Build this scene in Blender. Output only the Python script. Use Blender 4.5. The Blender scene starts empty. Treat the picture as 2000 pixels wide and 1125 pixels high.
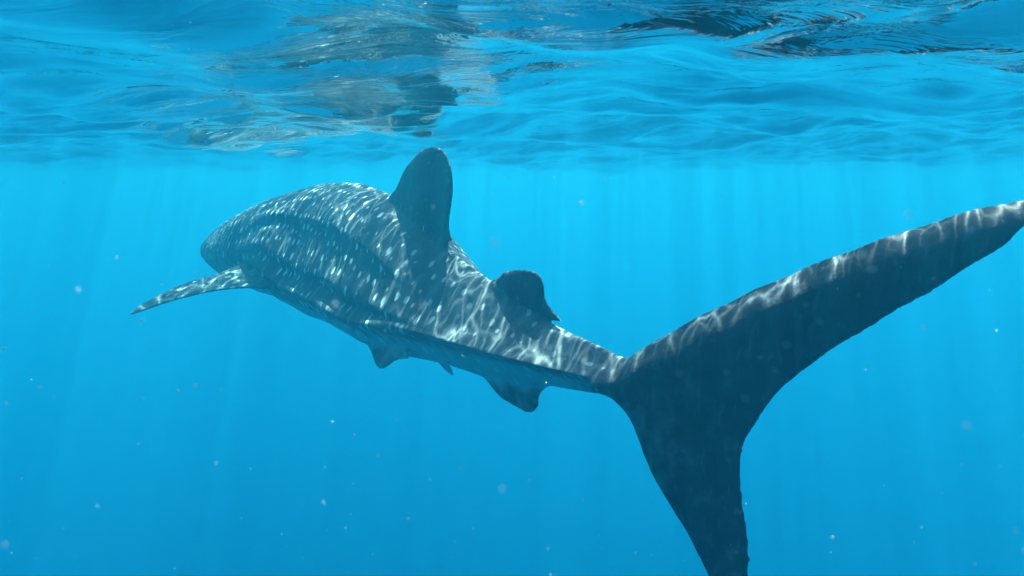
import bpy, bmesh, math, random
import numpy as np
from mathutils import Vector
from mathutils.geometry import delaunay_2d_cdt

random.seed(7)
rng = np.random.default_rng(11)
sc = bpy.context.scene
C = sc.collection

# ------------------------------------------------------------------ camera
PITCH = math.radians(8.46)          # looking slightly down, from just under the surface
CAM = np.array([0.0, 0.0, -0.25])   # z = 0 is the mean water level
FPX = 1428.0                        # focal length in pixels of the 2000 px wide photograph
cd = bpy.data.cameras.new('camera')
cam = bpy.data.objects.new('camera', cd)
C.objects.link(cam)
cam.location = CAM
cam.rotation_euler = (math.pi / 2 - PITCH, 0, 0)
cd.sensor_width = 36.0
cd.lens = 36.0 * FPX / 2000.0
cd.clip_start = 0.02
cd.clip_end = 2000
cd.dof.use_dof = True
cd.dof.focus_distance = 4.2
cd.dof.aperture_fstop = 11
sc.camera = cam

# ------------------------------------------------------------------ daylight
SUN_EL, SUN_AZ = math.radians(65), math.radians(6)   # azimuth east of the viewing direction (+Y)
w = bpy.data.worlds.new('World')
sc.world = w
w.use_nodes = True
nt = w.node_tree
bg = nt.nodes['Background']
sky = nt.nodes.new('ShaderNodeTexSky')
sky.sky_type = 'NISHITA'
sky.sun_disc = False
sky.sun_elevation = SUN_EL
sky.sun_rotation = SUN_AZ
nt.links.new(sky.outputs[0], bg.inputs[0])
bg.inputs[1].default_value = 0.12
sd = bpy.data.lights.new('sun', 'SUN')
sd.energy = 5.0
sd.angle = math.radians(0.5)
sd.color = (1.0, 0.96, 0.9)
sun = bpy.data.objects.new('sun', sd)
C.objects.link(sun)
sv = Vector((math.sin(SUN_AZ) * math.cos(SUN_EL), math.cos(SUN_AZ) * math.cos(SUN_EL), math.sin(SUN_EL)))
sun.rotation_euler = sv.to_track_quat('Z', 'Y').to_euler()
sun.location = (3, 9, 20)

sc.view_settings.view_transform = 'Standard'
sc.view_settings.look = 'None'
sc.view_settings.exposure = 0.15
sc.view_settings.gamma = 1.0
sc.view_settings.use_curve_mapping = False
cy = sc.cycles
cy.max_bounces = 10
cy.diffuse_bounces = 2
cy.glossy_bounces = 3
cy.transmission_bounces = 4
cy.volume_bounces = 4
cy.transparent_max_bounces = 8
cy.use_denoising = True
cy.sample_clamp_indirect = 6.0


# ------------------------------------------------------------------ helpers
def ray(px, py):
    """World direction of a photograph pixel, scaled so that its Y component is 1."""
    x, y = (px - 1000.0) / FPX, -(py - 562.5) / FPX
    d = np.array([x, math.cos(PITCH) + y * math.sin(PITCH), -math.sin(PITCH) + y * math.cos(PITCH)])
    return d / d[1]


def at(px, py, Y):
    return CAM + ray(px, py) * Y


def tag(o, **kw):
    for k, v in kw.items():
        o[k] = v
    return o


def catmull(pts, n, closed=False):
    """Centripetal-ish Catmull-Rom through pts, n samples per span."""
    P = np.array(pts, float)
    if closed:
        Q = np.vstack([P[-1], P, P[0], P[1]])
        spans = len(P)
    else:
        Q = np.vstack([2 * P[0] - P[1], P, 2 * P[-1] - P[-2]])
        spans = len(P) - 1
    out = []
    for i in range(spans):
        a, b, c, d = Q[i:i + 4]
        for t in np.arange(n) / n:
            out.append(.5 * ((2 * b) + (c - a) * t + (2 * a - 5 * b + 4 * c - d) * t * t + (3 * b - a - 3 * c + d) * t ** 3))
    if not closed:
        out.append(P[-1])
    return np.array(out)


def N(nt, kind, **kw):
    n = nt.nodes.new(kind)
    for k, v in kw.items():
        setattr(n, k, v)
    return n


def math_node(nt, op, a, b=None, c=None, clamp=False):
    n = N(nt, 'ShaderNodeMath', operation=op, use_clamp=clamp)
    for i, v in enumerate((a, b, c)):
        if v is None:
            continue
        if isinstance(v, (int, float)):
            n.inputs[i].default_value = v
        else:
            nt.links.new(v, n.inputs[i])
    return n.outputs[0]


def maprange(nt, v, a, b, c=0.0, d=1.0, smooth=False):
    n = N(nt, 'ShaderNodeMapRange', interpolation_type='SMOOTHSTEP' if smooth else 'LINEAR')
    nt.links.new(v, n.inputs['Value'])
    for k, x in zip(('From Min', 'From Max', 'To Min', 'To Max'), (a, b, c, d)):
        n.inputs[k].default_value = x
    return n.outputs[0]


def mixcol(nt, f, a, b, mode='MIX'):
    n = N(nt, 'ShaderNodeMix', data_type='RGBA', blend_type=mode)
    if isinstance(f, (int, float)):
        n.inputs[0].default_value = f
    else:
        nt.links.new(f, n.inputs[0])
    for i, v in ((6, a), (7, b)):
        if isinstance(v, tuple):
            n.inputs[i].default_value = (*v, 1)
        else:
            nt.links.new(v, n.inputs[i])
    return n.outputs[2]


# ------------------------------------------------------------------ sea surface
def axis(lo, hi, fine_lo, fine_hi, step, grow):
    mid = list(np.arange(fine_lo, fine_hi, step))
    up, s, v = [], step, mid[-1]
    while v < hi:
        s *= grow; v += s; up.append(v)
    dn, s, v = [], step, mid[0]
    while v > lo:
        s *= grow; v -= s; dn.append(v)
    return np.array(dn[::-1] + mid + up)


def wave_height(X, Y):
    Z = np.zeros_like(X)
    r = np.random.default_rng(63)
    # wavelength, amplitude, count, mean direction (deg from +Y), spread
    for lam, amp, n, mean, spread in ((5.5, .030, 3, -35, 20), (2.3, .026, 4, -50, 18), (.95, .0125, 4, -62, 12), (1.15, .010, 5, -20, 25),
                                      (.62, .0058, 12, -35, 35), (.31, .0021, 16, -10, 50), (.16, .0008, 18, 0, 75)):
        for _ in range(n):
            l = lam * r.uniform(.75, 1.3)
            th = math.radians(mean + r.normal() * spread)
            k = 2 * math.pi / l
            ph = r.uniform(0, 6.283)
            u = k * (X * math.sin(th) + Y * math.cos(th)) + ph
            u = u + .25 * np.sin(.37 * k * (X * math.cos(th) - Y * math.sin(th)) + ph * 2)
            s = np.sin(u)
            Z += amp * (s + .2 * np.cos(2 * u)) * (.55 + .45 * r.uniform())
    return Z


def build_surface():
    xs = axis(-120, 120, -3.6, 3.2, .02, 1.035)
    ys = axis(-30, 160, .25, 7.5, .02, 1.03)
    X, Y = np.meshgrid(xs, ys)
    Z = wave_height(X, Y)
    Z *= 1 / (1 + (np.hypot(X, Y) / 60) ** 2)
    # waves flattened at this spot to take out a bright glint of sky
    Z *= 1 - .55 * np.exp(-((X + .85) ** 2 + (Y - 1.5) ** 2) / .7)
    far = np.clip((np.hypot(X, Y) - 5) / 9, 0, 1)
    Z += far * (.055 * np.sin(X * .42 + Y * .21 + 1.0) + .035 * np.sin(X * .9 - Y * .35 + 2.2))
    Z += .03
    Z += .05 * np.exp(-(X ** 2 + (Y - .1) ** 2) / .6)
    n, m = X.shape
    co = np.stack([X, Y, Z], -1).reshape(-1, 3)
    i = np.arange(n * m).reshape(n, m)
    f = np.stack([i[:-1, :-1], i[:-1, 1:], i[1:, 1:], i[1:, :-1]], -1).reshape(-1, 4)
    me = bpy.data.meshes.new('sea_surface')
    me.vertices.add(len(co)); me.vertices.foreach_set('co', co.ravel())
    me.loops.add(f.size); me.loops.foreach_set('vertex_index', f.ravel())
    me.polygons.add(len(f))
    me.polygons.foreach_set('loop_start', np.arange(0, f.size, 4))
    me.polygons.foreach_set('loop_total', np.full(len(f), 4))
    me.update(calc_edges=True)
    me.shade_smooth()
    o = bpy.data.objects.new('sea_surface', me)
    C.objects.link(o)
    tag(o, kind='structure')
    print('surface', len(co), Z[(abs(Y - .3) < .2) & (abs(X) < .3)].min())

    m = bpy.data.materials.new('sea_surface'); m.use_nodes = True
    nt = m.node_tree; nt.nodes.clear()
    geo = N(nt, 'ShaderNodeNewGeometry')
    # ripples too small for the mesh
    mp = N(nt, 'ShaderNodeMapping'); mp.inputs['Scale'].default_value = (.4, 1, 1); mp.inputs['Rotation'].default_value = (0, 0, .25)
    nt.links.new(geo.outputs['Position'], mp.inputs[0])
    nz = N(nt, 'ShaderNodeTexNoise', noise_dimensions='2D'); nz.inputs['Scale'].default_value = 9; nz.inputs['Detail'].default_value = 5; nz.inputs['Roughness'].default_value = .58
    nz.inputs['Distortion'].default_value = .6
    nt.links.new(mp.outputs[0], nz.inputs['Vector'])
    bump = N(nt, 'ShaderNodeBump'); bump.inputs['Strength'].default_value = 1; bump.inputs['Distance'].default_value = .008
    nt.links.new(nz.outputs[0], bump.inputs['Height'])
    fr = N(nt, 'ShaderNodeFresnel'); fr.inputs[0].default_value = 1.333
    nt.links.new(bump.outputs[0], fr.inputs['Normal'])
    gl = N(nt, 'ShaderNodeBsdfGlossy'); gl.inputs['Roughness'].default_value = 0.0
    gl.inputs['Color'].default_value = (1, 1, 1, 1)
    nt.links.new(bump.outputs[0], gl.inputs['Normal'])
    # caustics painted into the transparent tint; the ripples themselves focus no light
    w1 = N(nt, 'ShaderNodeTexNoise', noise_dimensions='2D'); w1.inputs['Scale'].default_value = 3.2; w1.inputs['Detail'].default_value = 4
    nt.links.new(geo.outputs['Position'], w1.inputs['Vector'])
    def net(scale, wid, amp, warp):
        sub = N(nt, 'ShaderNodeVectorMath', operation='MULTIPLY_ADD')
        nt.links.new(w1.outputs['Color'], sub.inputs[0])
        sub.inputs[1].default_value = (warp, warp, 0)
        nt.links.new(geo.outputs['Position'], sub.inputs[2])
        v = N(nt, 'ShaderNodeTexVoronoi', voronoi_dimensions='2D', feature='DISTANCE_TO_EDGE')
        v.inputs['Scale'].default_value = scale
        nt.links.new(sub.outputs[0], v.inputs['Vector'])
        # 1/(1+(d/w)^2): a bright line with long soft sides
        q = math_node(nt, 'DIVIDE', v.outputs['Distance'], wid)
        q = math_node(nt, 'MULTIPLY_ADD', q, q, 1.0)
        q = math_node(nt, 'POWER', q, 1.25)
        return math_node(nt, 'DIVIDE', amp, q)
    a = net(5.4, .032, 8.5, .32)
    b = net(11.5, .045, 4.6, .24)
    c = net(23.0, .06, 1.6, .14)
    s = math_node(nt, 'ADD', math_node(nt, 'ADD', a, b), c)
    # patches where the painted caustics are dimmer or brighter
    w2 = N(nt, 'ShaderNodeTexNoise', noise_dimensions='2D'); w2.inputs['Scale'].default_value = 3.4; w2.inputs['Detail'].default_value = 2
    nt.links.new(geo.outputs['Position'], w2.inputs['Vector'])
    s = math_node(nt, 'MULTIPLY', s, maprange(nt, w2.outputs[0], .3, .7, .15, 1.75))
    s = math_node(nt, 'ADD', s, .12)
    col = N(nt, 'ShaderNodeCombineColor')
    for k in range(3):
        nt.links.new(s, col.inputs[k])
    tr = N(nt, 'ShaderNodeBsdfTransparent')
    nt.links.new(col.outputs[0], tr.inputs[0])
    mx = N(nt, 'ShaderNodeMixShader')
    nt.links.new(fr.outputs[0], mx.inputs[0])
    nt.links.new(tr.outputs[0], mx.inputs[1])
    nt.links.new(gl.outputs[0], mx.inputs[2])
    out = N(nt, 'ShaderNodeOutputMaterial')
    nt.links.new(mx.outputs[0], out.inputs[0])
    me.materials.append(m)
    return o


build_surface()

# ------------------------------------------------------------------ seabed, deep below
def build_seabed():
    n = 60
    xs = np.linspace(-250, 250, n); ys = np.linspace(-150, 350, n)
    X, Y = np.meshgrid(xs, ys)
    Z = -58 + 2 * np.sin(X / 23) * np.cos(Y / 31) + rng.normal(size=X.shape) * .3
    me = bpy.data.meshes.new('seabed')
    f = []
    for i in range(n - 1):
        for j in range(n - 1):
            a = i * n + j
            f.append((a, a + 1, a + n + 1, a + n))
    me.from_pydata(np.stack([X, Y, Z], -1).reshape(-1, 3).tolist(), [], f)
    me.shade_smooth()
    m = bpy.data.materials.new('seabed_sand'); m.use_nodes = True
    nt = m.node_tree; b = nt.nodes['Principled BSDF']
    nz = N(nt, 'ShaderNodeTexNoise'); nz.inputs['Scale'].default_value = .2
    nt.links.new(mixcol(nt, nz.outputs[0], (.12, .12, .1), (.3, .28, .22)), b.inputs['Base Color'])
    b.inputs['Roughness'].default_value = .9
    me.materials.append(m)
    o = bpy.data.objects.new('seabed', me); C.objects.link(o)
    tag(o, kind='structure')


build_seabed()

# ------------------------------------------------------------------ the water itself
def build_water():
    bm = bmesh.new()
    bmesh.ops.create_cube(bm, size=1)
    lo, hi = np.array([-240, -140, -63.0]), np.array([240, 340, .6])
    for v in bm.verts:
        v.co = Vector(lo + (np.array(v.co) + .5) * (hi - lo))
    me = bpy.data.meshes.new('haze'); bm.to_mesh(me); bm.free()
    o = bpy.data.objects.new('haze', me); C.objects.link(o)
    tag(o, kind='stuff', label='clear blue sea water that far things fade into', category='water')
    m = bpy.data.materials.new('sea_water'); m.use_nodes = True
    nt = m.node_tree; nt.nodes.clear()
    v = N(nt, 'ShaderNodeVolumePrincipled')
    v.inputs['Color'].default_value = (.013, .218, .335, 1)
    v.inputs['Absorption Color'].default_value = (0, .56, .68, 1)
    v.inputs['Density'].default_value = .16
    v.inputs['Anisotropy'].default_value = .6
    out = N(nt, 'ShaderNodeOutputMaterial')
    nt.links.new(v.outputs[0], out.inputs['Volume'])
    me.materials.append(m)


build_water()

# ------------------------------------------------------------------ whale shark
# px, Y, py of back, py of belly, half width: stations along the spine, snout first
ST = [(456, 7.56, 452, 498, .25),
      (465, 7.46, 440, 513, .37),
      (482, 7.26, 430, 528, .46),
      (512, 6.94, 411, 548, .55),
      (550, 6.52, 389, 567, .57),
      (600, 6.02, 368, 594, .55),
      (660, 5.48, 356, 622, .52),
      (730, 4.90, 366, 650, .49),
      (800, 4.34, 408, 688, .44),
      (870, 3.86, 479, 712, .36),
      (945, 3.46, 538, 736, .27),
      (1020, 3.16, 595, 747, .20),
      (1090, 2.93, 636, 757, .15),
      (1150, 2.77, 666, 766, .115),
      (1205, 2.645, 688, 778, .085),
      (1260, 2.53, 700, 790, .055),
      (1330, None, 722, 800, .028),
      (1400, None, 745, 785, .010)]
CDIR = np.array([.80, -.60, 0])      # heading of the upright tail blade
stn = []
for px, Y, t, b, hw in ST:
    if Y is None:                    # past the root of the tail the spine runs inside the blade
        q = stn[-1] if px == 1330 else q
        k = ray(px, (t + b) / 2)
        tt = (q[0] - q[1] * k[0]) / (CDIR[1] * k[0] - CDIR[0])
        Y = q[1] + tt * CDIR[1]
    T, B = at(px, t, Y), at(px, b, Y)
    stn.append([T[0], Y, T[2], B[2], hw])
S = catmull(stn, 12)
S[:, 4] = np.maximum(S[:, 4], .012)
cen = np.stack([S[:, 0], S[:, 1], (S[:, 2] + S[:, 3]) / 2], -1)
tan = np.gradient(cen, axis=0); tan[:, 2] = 0
tan /= np.linalg.norm(tan, axis=1)[:, None]
lat = np.stack([tan[:, 1], -tan[:, 0], np.zeros(len(tan))], -1)    # towards the camera's side (the shark's left)
seg = np.r_[0, np.cumsum(np.linalg.norm(np.diff(cen[:, :2], axis=0), axis=1))]
LEN = seg[-1]
hh = (S[:, 2] - S[:, 3]) / 2
# is lat the left (camera) side?
if (lat[40] @ (CAM - cen[40])) < 0:
    lat = -lat

PROF_HEAD = [(0, 1), (.3, .93), (.55, .78), (.74, .58), (.86, .36), (.94, .15), (.985, -.02), (1, -.16), (.97, -.32), (.92, -.46), (.78, -.68), (.58, -.85), (.3, -.96), (0, -1)]
PROF_FRONT = [(0, 1), (.14, .955), (.34, .87), (.54, .74), (.71, .60), (.71, .50), (.85, .36), (.955, .22), (.95, .14), (.985, .06), (1.01, -.03), (.955, -.16), (.68, -.74), (0, -1)]
PROF_MID = [(0, 1), (.12, .955), (.3, .88), (.47, .735), (.635, .54), (.655, .42), (.77, .16), (.905, -.09), (.855, -.215), (.93, -.31), (1.02, -.43), (.89, -.54), (.62, -.84), (0, -1)]
PROF_TAIL = [(0, 1), (.16, .86), (.32, .68), (.46, .5), (.58, .34), (.68, .22), (.78, .12), (.88, .03), (.95, -.03), (1, -.08), (.86, -.17), (.55, -.42), (.3, -.75), (0, -1)]


def ring_profile(u, n=5):
    """u = 0 snout .. 1 tail; blends the three section shapes"""
    a, f, b, c = (np.array(p) for p in (PROF_HEAD, PROF_FRONT, PROF_MID, PROF_TAIL))
    def sm(x, lo, hi):
        t = min(max((x - lo) / (hi - lo), 0), 1); return t * t * (3 - 2 * t)
    w0, w1, w2 = sm(u, .25, .37), sm(u, .30, .46), sm(u, .62, .82)
    p = ((a * (1 - w0) + f * w0) * (1 - w1) + b * w1) * (1 - w2) + c * w2
    return catmull(p, n)


bv, bf = [], []
for i in range(len(S)):
    h = ring_profile(seg[i] / LEN)
    half = h                                       # camera side, top to bottom
    other = h[1:-1][::-1] * [-1, 1]
    P = np.vstack([half, other])
    for u, v in P:
        bv.append(cen[i] + lat[i] * u * S[i, 4] + np.array([0, 0, 1]) * v * hh[i])
R = len(P)
for i in range(len(S) - 1):
    for j in range(R):
        a, b = i * R + j, i * R + (j + 1) % R
        bf.append((a, b, b + R, a + R))
bf.append(tuple(range(R))[::-1]); bf.append(tuple(range((len(S) - 1) * R, len(S) * R)))


def plane_hit(px, py, p0, nrm):
    d = ray(px, py)
    t = ((p0 - CAM) @ nrm) / (d @ nrm)
    return CAM + d * t


def fin(free, root, p0, nrm, tmax, w, tmin=.0065, step=.022, rag=None, curl=None, lead=None):
    """A solid fin: its free outline and its buried root lie in the plane (p0, nrm); thickness grows inwards from the free edge."""
    nrm = np.array(nrm, float); nrm /= np.linalg.norm(nrm)
    fr = catmull([plane_hit(x, y, p0, nrm) for x, y in free], 8)
    rt = np.array([plane_hit(x, y, p0, nrm) for x, y in root]) if len(root) else np.zeros((0, 3))
    e1 = fr[-1] - fr[0]; e1 -= nrm * (e1 @ nrm); e1 /= np.linalg.norm(e1)
    e2 = np.cross(nrm, e1)
    to2 = lambda P: np.stack([(P - p0) @ e1, (P - p0) @ e2], -1)
    F = to2(fr)
    if rag:
        i0, i1, amp = rag
        r = np.random.default_rng(3)
        t = np.arange(len(F))
        F[i0:i1] += (np.convolve(r.normal(size=len(F)) ** 3 * .5, [.2, 1, .2], 'same')[:, None] * amp * np.array([1, .3]))[i0:i1]
    out = np.vstack([F, to2(rt)]) if len(rt) else F
    lo, hi = out.min(0), out.max(0)
    def inside(p):
        x, y = p; c = False
        j = len(out) - 1
        for i in range(len(out)):
            if (out[i, 1] > y) != (out[j, 1] > y) and x < (out[j, 0] - out[i, 0]) * (y - out[i, 1]) / (out[j, 1] - out[i, 1]) + out[i, 0]:
                c = not c
            j = i
        return c
    A, B = F[:-1], F[1:]
    AB = B - A; L2 = (AB ** 2).sum(1) + 1e-12
    def dist(P, A=A, AB=AB, L2=L2):
        t = np.clip(((P[:, None] - A) * AB).sum(-1) / L2, 0, 1)
        return np.linalg.norm(P[:, None] - (A + AB * t[..., None]), axis=-1).min(1)
    pts = [(x, y) for x in np.arange(lo[0], hi[0], step) for y in np.arange(lo[1], hi[1], step) if inside((x, y))]
    pts = np.array(pts) if pts else np.zeros((0, 2))
    allo = dist(pts)
    # keep the inner points off the rim
    pts = pts[allo > step * .45]
    n_o = len(out)
    verts = [Vector(p) for p in out] + [Vector(p) for p in pts]
    edges = [(i, (i + 1) % n_o) for i in range(n_o)]
    v2, e_, f_, *_r = delaunay_2d_cdt(verts, edges, [], 1, 1e-6)
    V = np.array([[p.x, p.y] for p in v2])
    d = dist(V)
    # blunt, rounded leading edge; long thin taper to the trailing edge
    L = np.zeros(len(A), bool)
    for i0, i1 in lead:
        L[i0 * 8:i1 * 8] = True
    dl = dist(V, A[L], AB[L], L2[L]); dt = dist(V, A[~L], AB[~L], L2[~L])
    q = np.clip(dl / w, 0, 1)
    ht = tmin + tmax * np.sqrt(1 - (1 - q) ** 2) * (1 - np.exp(-dt / (1.3 * w)))
    base = p0 + V[:, :1] * e1 + V[:, 1:] * e2
    if curl:                          # the leading edge rolls away from the near side
        wz = np.clip((base[:, 2] - p0[2] - .02) / .12, 0, 1)
        dv = base - CAM; dv /= np.linalg.norm(dv, axis=1)[:, None]
        base = base + dv * (curl[0] * np.clip(1 - dl / curl[1], 0, 1) ** 2 * wz)[:, None]
    top = base + nrm * ht[:, None]; bot = base - nrm * ht[:, None]
    n = len(V)
    faces = [tuple(f) for f in f_] + [tuple(x + n for x in f[::-1]) for f in f_]
    cnt = {}
    for f in f_:
        for a, b in zip(f, list(f[1:]) + [f[0]]):
            cnt[(a, b)] = cnt.get((a, b), 0) + 1
    for (a, b) in list(cnt):
        if (b, a) not in cnt:
            faces.append((b, a, a + n, b + n))
    return np.vstack([top, bot]), faces, (p0, e1, e2, nrm, base)


def spine_at(px):
    """index of the spine sample nearest a pixel column"""
    q = [abs(1000 + FPX * c[0] / (c[1] * math.cos(PITCH) + (CAM[2] - c[2]) * math.sin(PITCH)) - px) for c in cen]
    return int(np.argmin(q))


FINS = {}
UP = np.array([0, 0, 1.0])
# caudal fin: one upright blade, the upper lobe reaching out of the picture on the right
i = spine_at(1262)
p0 = cen[i]
cdir = CDIR; cn = np.cross(cdir, UP)
upper = [(1228, 688), (1242, 681), (1330, 636), (1400, 601), (1480, 563), (1560, 528), (1650, 492), (1750, 457), (1850, 424), (1930, 402), (2000, 387), (2050, 380), (2082, 382),
         (2086, 400), (2060, 424), (2025, 436), (2003, 443), (1985, 456), (1970, 472), (1945, 490), (1900, 519), (1800, 580), (1700, 638), (1660, 662), (1620, 688), (1560, 730),
         (1500, 790), (1475, 828), (1457, 860), (1448, 890), (1446, 920), (1449, 960), (1453, 1000), (1458, 1030), (1462, 1060), (1463, 1090), (1464, 1125), (1468, 1170), (1466, 1205), (1450, 1228),
         (1425, 1212), (1402, 1165), (1385, 1125), (1340, 1035), (1300, 972), (1272, 920), (1245, 855), (1228, 820), (1208, 794), (1180, 775), (1150, 768)]
FINS['caudal'] = fin(upper, [(1160, 745), (1225, 735), (1240, 710)], p0, cn, .055, .14, curl=(.055, .12), tmin=.006, step=.03, rag=(226, 296, .005), lead=((0, 12), (40, 52)))
# first dorsal
a, b = spine_at(775), spine_at(868)
ddir = cen[b] - cen[a]; ddir[2] = 0; ddir /= np.linalg.norm(ddir)
FINS['dorsal'] = fin([(742, 392), (768, 378), (785, 350), (800, 321), (820, 298), (845, 286), (865, 293), (877, 315), (883, 345), (884, 375), (880, 400), (876, 425), (877, 445), (882, 462), (886, 472), (874, 478), (860, 474)],
                     [(880, 510), (800, 480), (750, 430)], cen[a], np.cross(ddir, UP), .032, .10, lead=((0, 6),))
a, b = spine_at(970), spine_at(1060)
ddir = cen[b] - cen[a]; ddir[2] = 0; ddir /= np.linalg.norm(ddir)
FINS['dorsal2'] = fin([(940, 560), (958, 545), (985, 532), (1015, 527), (1040, 528), (1055, 538), (1062, 558), (1064, 580), (1075, 600), (1098, 627), (1078, 626), (1045, 614)],
                      [(1050, 640), (990, 630), (950, 590)], cen[a], np.cross(ddir, UP), .018, .06, step=.015, lead=((0, 4),))
a, b = spine_at(970), spine_at(1070)
ddir = cen[b] - cen[a]; ddir[2] = 0; ddir /= np.linalg.norm(ddir)
FINS['anal'] = fin([(935, 728), (952, 742), (975, 770), (1000, 792), (1025, 805), (1040, 805), (1050, 792), (1051, 776), (1062, 762), (1082, 752)],
                   [(1070, 730), (990, 710), (940, 715)], cen[a], np.cross(ddir, UP), .016, .06, step=.015, lead=((0, 4),))
# pelvic fins hang down and out from the belly
i = spine_at(765)
pb = cen[i] + lat[i] * .30 - UP * hh[i] * .80
pn = lat[i] * .75 + UP * .65
FINS['pelvic'] = fin([(680, 625), (702, 652), (722, 682), (731, 705), (737, 717), (746, 719), (758, 713), (775, 703), (800, 700)],
                     [(790, 670), (740, 640), (700, 625)], pb, pn, .016, .05, step=.015, lead=((0, 4),))
i2 = spine_at(850)
pb2 = cen[i2] - lat[i2] * .10 - UP * hh[i2] * .9
FINS['pelvic2'] = fin([(845, 690), (862, 712), (874, 726), (886, 735), (882, 722), (874, 708), (866, 692)],
                      [(855, 680)], pb2, lat[i2] * .9 - UP * .3, .008, .03, step=.01, lead=((0, 3),))
# pectoral: root on the flank, tip swept out to the left and down
i = spine_at(560)
r1 = at(490, 510, 5.80); r2 = at(557, 565, 5.32); tip = at(254, 613, 5.15)
pecn = np.cross(r2 - r1, tip - r1)
pec_free = [(500, 495), (482, 502), (462, 520), (430, 536), (392, 546), (350, 560), (305, 581), (270, 600), (254, 614), (275, 608), (310, 596), (360, 581), (420, 568), (470, 563), (520, 563), (560, 566), (585, 560)]
FINS['pectoral'] = fin(pec_free, [(600, 530), (540, 500)], r1, pecn, .026, .08, lead=((0, 8),))

allv = [np.array(bv)]; allf = list(bf); off = len(bv)
for k, (v, f, _) in FINS.items():
    allv.append(v); allf += [tuple(x + off for x in q) for q in f]; off += len(v)
# the far pectoral fin: the near one mirrored in the shark's own upright middle plane
mi = spine_at(560); pc, pl = cen[mi], lat[mi]
v, f, _ = FINS['pectoral']
mv = v - 2 * ((v - pc) @ pl)[:, None] * pl
allv.append(mv); allf += [tuple(x + off for x in q[::-1]) for q in f]
allv = np.vstack(allv)

me = bpy.data.meshes.new('shark_rough')
me.from_pydata(allv.tolist(), [], allf)
bmm = bmesh.new(); bmm.from_mesh(me)
bmesh.ops.recalc_face_normals(bmm, faces=bmm.faces); bmm.to_mesh(me); bmm.free()
tmp = bpy.data.objects.new('shark_rough', me); C.objects.link(tmp)
rm = tmp.modifiers.new('r', 'REMESH'); rm.mode = 'VOXEL'; rm.voxel_size = .0085; rm.use_smooth_shade = True
sm = tmp.modifiers.new('s', 'SMOOTH'); sm.factor = .5; sm.iterations = 5
dg = bpy.context.evaluated_depsgraph_get()
body = bpy.data.meshes.new_from_object(tmp.evaluated_get(dg))
bpy.data.objects.remove(tmp); bpy.data.meshes.remove(me)
body.name = 'whale_shark'
nv = len(body.vertices)
co = np.empty(nv * 3); body.vertices.foreach_get('co', co); co = co.reshape(-1, 3)
no = np.empty(nv * 3); body.vertices.foreach_get('normal', no); no = no.reshape(-1, 3)
print('shark verts', nv)

# flow the fin roots and the tail root into the body
ed = np.empty(len(body.edges) * 2, int); body.edges.foreach_get('vertices', ed); ed = ed.reshape(-1, 2)
deg = np.bincount(ed.ravel(), minlength=nv).astype(float)
wgt = np.zeros(nv)
for p_, r_ in ((at(1250, 735, cen[spine_at(1250)][1]), .16), (at(1225, 700, cen[spine_at(1225)][1]), .10), (at(1225, 790, cen[spine_at(1225)][1]), .12), (at(860, 480, 3.85), .10), (at(790, 420, 4.35), .12),
               (at(960, 560, 3.35), .07), (at(1000, 600, 3.2), .09), (at(1000, 745, 3.2), .10), (at(750, 670, 4.7), .12), (at(525, 545, 5.55), .13)):
    wgt = np.maximum(wgt, np.clip(1.6 - 1.1 * np.linalg.norm(co - p_, axis=1) / r_, 0, 1))
for _ in range(45):
    acc = np.stack([np.bincount(ed[:, 0], co[ed[:, 1], k], nv) + np.bincount(ed[:, 1], co[ed[:, 0], k], nv) for k in range(3)], -1) / deg[:, None]
    co = co + (acc - co) * (.6 * wgt)[:, None]
body.vertices.foreach_set('co', co.ravel()); body.update()
body.vertices.foreach_get('normal', no_ := np.empty(nv * 3)); no = no_.reshape(-1, 3)

# skin coordinates: s along the body, arc round it from the middle of the back
idx = np.empty(nv, int)
for a in range(0, nv, 20000):
    q = co[a:a + 20000]
    dd = ((q[:, None, :2] - cen[None, :, :2]) ** 2).sum(-1)
    idx[a:a + 20000] = dd.argmin(1)
rel = co - cen[idx]
s = seg[idx] + (rel * tan[idx]).sum(1) * np.where((tan[idx] @ np.array([1, -1, 0])) > 0, 1, 1)
ul = (rel * lat[idx]).sum(1) / S[idx, 4]
vz = rel[:, 2] / np.maximum(hh[idx], .02)
th = np.arctan2(ul, vz)
arc = th * .42 * np.clip(hh[idx] / .48, .3, 1.2)
rad = np.hypot(ul, vz)
# belly paleness, below the keel
edge = np.interp(s, [0, 1.2, 2.6, 4.6, LEN], [118, 116, 117, 106, 100])
adeg = np.degrees(np.abs(th))
belly = np.clip((adeg - edge) / 30, 0, 1)
belly = belly * belly * (3 - 2 * belly)
belly *= np.interp(s, [0, .3, LEN - .85, LEN - .1], [1, 1, 1, .12])
pat = np.stack([s, arc, np.zeros(nv)], -1)
finm = np.zeros(nv)
for nme, thr in (('caudal', None), ('dorsal', 1.06), ('dorsal2', 1.08), ('anal', 1.08), ('pelvic', 1.05), ('pectoral', None)):
    p0_, e1, e2, nn, base = FINS[nme][2]
    d = np.abs((co - p0_) @ nn)
    u, v = (co - p0_) @ e1, (co - p0_) @ e2
    bu, bw = (base - p0_) @ e1, (base - p0_) @ e2
    inb = (u > bu.min() - .02) & (u < bu.max() + .02) & (v > bw.min() - .02) & (v < bw.max() + .02) & (d < (.17 if nme == 'caudal' else .075))
    if nme == 'caudal':
        inb &= s > LEN - .36
    elif nme == 'pectoral':
        inb &= (ul > 1.02)
    else:
        inb &= rad > thr
    pat[inb] = np.stack([u[inb] + 10, v[inb] + 5, np.zeros(inb.sum())], -1)
    finm[inb] = 1 if nme != 'pectoral' else 2
far = (ul < -1.05) & (s < 3) & (finm == 0)
finm[far] = 2
belly[(finm > 0) & (s < LEN - .5)] *= .25
fsm = finm.copy()
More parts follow.
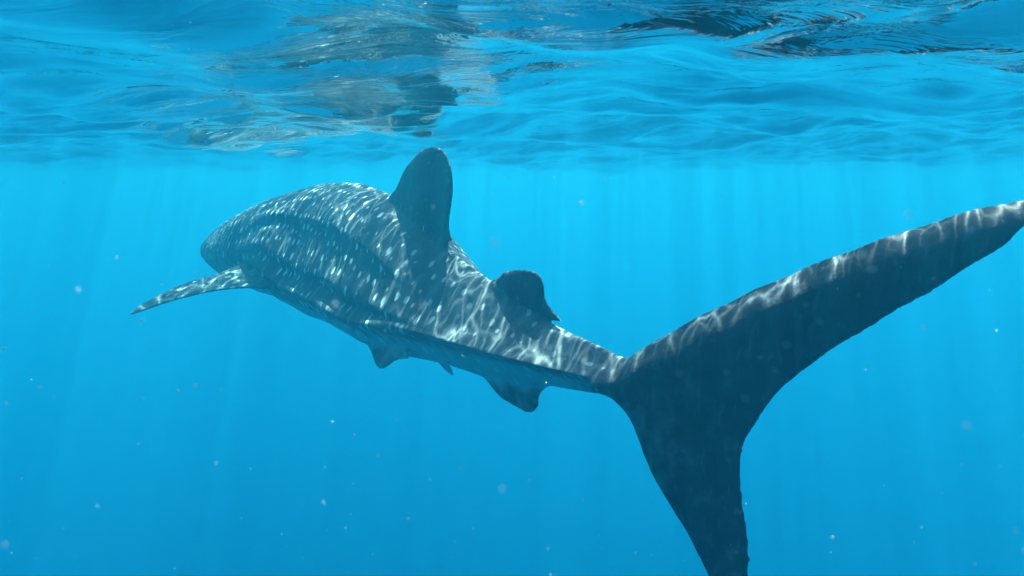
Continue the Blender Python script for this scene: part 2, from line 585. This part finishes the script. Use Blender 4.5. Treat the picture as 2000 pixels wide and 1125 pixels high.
for _ in range(40):
    belly += (np.bincount(ed[:, 0], belly[ed[:, 1]], nv) + np.bincount(ed[:, 1], belly[ed[:, 0]], nv)) / deg * .7 - belly * .7


def sculpt():
    """gill slits, mouth line and shallow skin folds pressed into the flank"""
    d = np.zeros(nv)
    for k in range(5):
        sg = 1.28 + k * .085
        t = np.exp(-((s - sg - .05 * np.cos(th)) / .011) ** 2)
        win = np.clip((adeg - 58) / 12, 0, 1) * np.clip((112 - adeg) / 12, 0, 1)
        d -= .02 * t * win
    t = np.exp(-(((vz + .12) * hh[idx]) / .012) ** 2) * np.clip((.42 - s) / .1, 0, 1) * (adeg > 60)
    d -= .014 * t
    t = np.exp(-((s - .42 - .28 * np.cos(th)) / .016) ** 2)
    d -= .016 * t * np.clip((adeg - 18) / 12, 0, 1) * np.clip((100 - adeg) / 15, 0, 1)
    d += .003 * np.sin(s * 9 + 2 * np.sin(th * 3)) * np.clip((s - .6), 0, 1)
    d[finm > 0] = 0
    co2 = co + no * d[:, None]
    # a ragged, wavy rear edge and the soft ripple of the tail blade
    q = finm == 1
    co2[q] += no[q] * (.0022 * np.sin(co[q, 0] * 31 + co[q, 2] * 17))[:, None]
    body.vertices.foreach_set('co', co2.ravel())


sculpt()
for nme, arr, typ in (('pattern', pat, 'FLOAT_VECTOR'), ('belly', belly, 'FLOAT'), ('fin', finm, 'FLOAT')):
    at_ = body.attributes.new(nme, typ, 'POINT')
    at_.data.foreach_set('vector' if typ == 'FLOAT_VECTOR' else 'value', arr.ravel())
body.update()


def skin_material():
    m = bpy.data.materials.new('whale_shark_skin'); m.use_nodes = True
    nt = m.node_tree; b = nt.nodes['Principled BSDF']
    A = lambda n: N(nt, 'ShaderNodeAttribute', attribute_name=n)
    pa, be, fi = A('pattern'), A('belly'), A('fin')
    P = pa.outputs['Vector']
    sep = N(nt, 'ShaderNodeSeparateXYZ'); nt.links.new(P, sep.inputs[0])
    wn = N(nt, 'ShaderNodeTexNoise'); wn.inputs['Scale'].default_value = 7; nt.links.new(P, wn.inputs['Vector'])
    wa = N(nt, 'ShaderNodeVectorMath', operation='MULTIPLY_ADD'); nt.links.new(wn.outputs['Color'], wa.inputs[0])
    wa.inputs[1].default_value = (.035, .035, 0); nt.links.new(P, wa.inputs[2])

    def spots(sx, sy, r0, r1, rnd):
        mp = N(nt, 'ShaderNodeMapping'); mp.inputs['Scale'].default_value = (sx, sy, 1)
        nt.links.new(wa.outputs[0], mp.inputs[0])
        v = N(nt, 'ShaderNodeTexVoronoi', voronoi_dimensions='2D', feature='F1'); v.inputs['Scale'].default_value = 1
        v.inputs['Randomness'].default_value = rnd
        nt.links.new(mp.outputs[0], v.inputs['Vector'])
        sc_ = N(nt, 'ShaderNodeSeparateColor'); nt.links.new(v.outputs['Color'], sc_.inputs[0])
        rr = maprange(nt, sc_.outputs[0], 0, 1, r0, r1)
        q = math_node(nt, 'SUBTRACT', rr, v.outputs['Distance'])
        return maprange(nt, q, -.06, .06, 0, 1, True)
    body_sp = spots(11, 8.5, .05, .21, .5)
    head_sp = spots(19, 20, .04, .33, .85)
    pec_sp = spots(19, 9, .03, .33, .95)
    s_ = sep.outputs[0]
    hw_ = maprange(nt, s_, .8, 1.7, 1, 0, True)
    mx = N(nt, 'ShaderNodeMix', data_type='FLOAT'); nt.links.new(hw_, mx.inputs[0]); nt.links.new(body_sp, mx.inputs[2]); nt.links.new(head_sp, mx.inputs[3])
    spot = mx.outputs[0]
    ispec = maprange(nt, fi.outputs['Fac'], 1.2, 1.8, 0, 1)
    mx = N(nt, 'ShaderNodeMix', data_type='FLOAT'); nt.links.new(ispec, mx.inputs[0]); nt.links.new(spot, mx.inputs[2]); nt.links.new(pec_sp, mx.inputs[3])
    spot = mx.outputs[0]
    # pale bars running round the body between the rows of spots, and finer ones along it
    sn = math_node(nt, 'SINE', math_node(nt, 'MULTIPLY', s_, 6.283 * 6.2))
    bar = maprange(nt, sn, .5, 1.0, 0, 1, True)
    brk = N(nt, 'ShaderNodeTexNoise'); brk.inputs['Scale'].default_value = 11; nt.links.new(P, brk.inputs['Vector'])
    bar = math_node(nt, 'MULTIPLY', bar, maprange(nt, brk.outputs[0], .42, .62, 0, .22))
    body_only = maprange(nt, fi.outputs['Fac'], 0, .6, 1, 0)
    bar = math_node(nt, 'MULTIPLY', bar, body_only)
    # the blades of tail and dorsal carry only a few faint spots
    fdim = maprange(nt, fi.outputs['Fac'], .4, 1, 1, 0)
    fdim = math_node(nt, 'MAXIMUM', fdim, math_node(nt, 'MULTIPLY', ispec, .8))
    spot = math_node(nt, 'MULTIPLY', spot, fdim)
    fin_sp = math_node(nt, 'MULTIPLY', spots(9, 9, -.12, .15, .95), maprange(nt, fi.outputs['Fac'], 1.0, 1.2, .36, 0))
    fin_sp = math_node(nt, 'MULTIPLY', fin_sp, maprange(nt, fi.outputs['Fac'], .4, 1, 0, 1))
    spot = math_node(nt, 'MAXIMUM', spot, fin_sp)
    mark = math_node(nt, 'MAXIMUM', spot, bar)
    mark = math_node(nt, 'MULTIPLY', mark, maprange(nt, s_, 3.6, 5.0, 1, .55))
    # mottled slate skin
    n1 = N(nt, 'ShaderNodeTexNoise'); n1.inputs['Scale'].default_value = 14; n1.inputs['Detail'].default_value = 6
    n2 = N(nt, 'ShaderNodeTexNoise'); n2.inputs['Scale'].default_value = 2.5; n2.inputs['Detail'].default_value = 3
    tc = N(nt, 'ShaderNodeTexCoord')
    for n_ in (n1, n2):
        nt.links.new(tc.outputs['Object'], n_.inputs['Vector'])
    base = mixcol(nt, maprange(nt, n1.outputs[0], .3, .7), (.020, .028, .035), (.050, .063, .072))
    base = mixcol(nt, maprange(nt, n2.outputs[0], .35, .65, 0, .5), base, (.05, .056, .054))
    ped = math_node(nt, 'MULTIPLY', maprange(nt, s_, LEN - 2.2, LEN - .8, 0, .6, True), body_only)
    base = mixcol(nt, ped, base, mixcol(nt, maprange(nt, n1.outputs[0], .35, .65), (.07, .085, .095), (.15, .17, .175)))
    n4 = N(nt, 'ShaderNodeTexNoise'); n4.inputs['Scale'].default_value = 60; n4.inputs['Detail'].default_value = 5
    mp4 = N(nt, 'ShaderNodeMapping'); mp4.inputs['Scale'].default_value = (1, 1, .22); nt.links.new(tc.outputs['Object'], mp4.inputs[0]); nt.links.new(mp4.outputs[0], n4.inputs['Vector'])
    base = mixcol(nt, maprange(nt, n4.outputs[0], .56, .72, 0, .35), base, (.16, .19, .20))
    bn = math_node(nt, 'ADD', be.outputs['Fac'], maprange(nt, n1.outputs[0], .3, .7, -.22, .22))
    bn = math_node(nt, 'MULTIPLY', maprange(nt, bn, .12, .95, 0, 1, True), .8)
    base = mixcol(nt, bn, base, (.44, .51, .52))
    col = mixcol(nt, math_node(nt, 'MULTIPLY', mark, maprange(nt, n2.outputs[0], .35, .65, .6, 1)), base, (.66, .74, .70))
    nt.links.new(col, b.inputs['Base Color'])
    b.inputs['Roughness'].default_value = .55
    b.inputs['Specular IOR Level'].default_value = .12
    bp = N(nt, 'ShaderNodeBump'); bp.inputs['Strength'].default_value = .5; bp.inputs['Distance'].default_value = .004
    n3 = N(nt, 'ShaderNodeTexNoise'); n3.inputs['Scale'].default_value = 45; n3.inputs['Detail'].default_value = 4
    nt.links.new(tc.outputs['Object'], n3.inputs['Vector'])
    nt.links.new(n3.outputs[0], bp.inputs['Height']); nt.links.new(bp.outputs[0], b.inputs['Normal'])
    return m


body.materials.clear(); body.materials.append(skin_material())
body.shade_smooth()
shark = bpy.data.objects.new('whale_shark', body); C.objects.link(shark)
tag(shark, label='large spotted whale shark swimming away to the left just below the surface', category='whale shark')

# eyes, low on either side of the broad head
ie = int(np.argmin(abs(seg - .42)))
em = bpy.data.materials.new('shark_eye'); em.use_nodes = True
em.node_tree.nodes['Principled BSDF'].inputs['Base Color'].default_value = (.015, .015, .018, 1)
em.node_tree.nodes['Principled BSDF'].inputs['Roughness'].default_value = .2
for sgn in (1, -1):
    bm = bmesh.new(); bmesh.ops.create_uvsphere(bm, u_segments=16, v_segments=10, radius=.017)
    e = bpy.data.meshes.new('eye'); bm.to_mesh(e); bm.free(); e.shade_smooth(); e.materials.append(em)
    o = bpy.data.objects.new('eye', e); C.objects.link(o); o.parent = shark
    o.location = cen[ie] + lat[ie] * sgn * S[ie, 4] * .955 - UP * hh[ie] * .3

# ------------------------------------------------------------------ drifting specks
def build_specks():
    r = np.random.default_rng(21)
    bm = bmesh.new()
    def blob(p, rad, st=(1, 1, 1)):
        res = bmesh.ops.create_icosphere(bm, subdivisions=1, radius=rad)
        ang = r.uniform(0, 3.14)
        ca, sa = math.cos(ang), math.sin(ang)
        for v in res['verts']:
            x, y, z = v.co.x * st[0], v.co.y * st[1], v.co.z * st[2]
            v.co = Vector((p[0] + ca * x - sa * z, p[1] + y, p[2] + sa * x + ca * z))
    for _ in range(1000):
        Y = r.uniform(.35, 5.0) ** 1.0
        p = at(r.uniform(-100, 2100), r.uniform(330, 1150), Y)
        if p[2] > -.08:
            continue
        blob(p, (.0003 + .0007 * r.uniform() ** 4) * (1 + .25 * Y), (r.uniform(1, 2.2), 1, r.uniform(.6, 1)))
    for px, py, Y, rad in ((965, 474, .16, .0007), (1774, 420, .17, .0006), (1888, 831, .16, .0006), (1136, 396, .4, .0011), (1805, 640, .2, .0005), (981, 955, .18, .0005),
                           (153, 566, .3, .0008), (382, 753, .4, .0008), (10, 1063, .2, .0006), (1985, 1037, .2, .0005), (655, 594, .2, .0005), (1626, 1049, .6, .0016), (422, 905, .6, .0014), (8, 681, .6, .0014)):
        blob(at(px, py, Y), rad)
    me = bpy.data.meshes.new('drifting_plankton'); bm.to_mesh(me); bm.free()
    m = bpy.data.materials.new('plankton'); m.use_nodes = True
    b = m.node_tree.nodes['Principled BSDF']
    b.inputs['Base Color'].default_value = (.6, .65, .6, 1); b.inputs['Roughness'].default_value = .5
    b.inputs['Alpha'].default_value = .36
    me.materials.append(m)
    o = bpy.data.objects.new('drifting_plankton', me); C.objects.link(o)
    tag(o, kind='stuff', label='tiny pale specks of plankton drifting in the water', category='plankton')


build_specks()
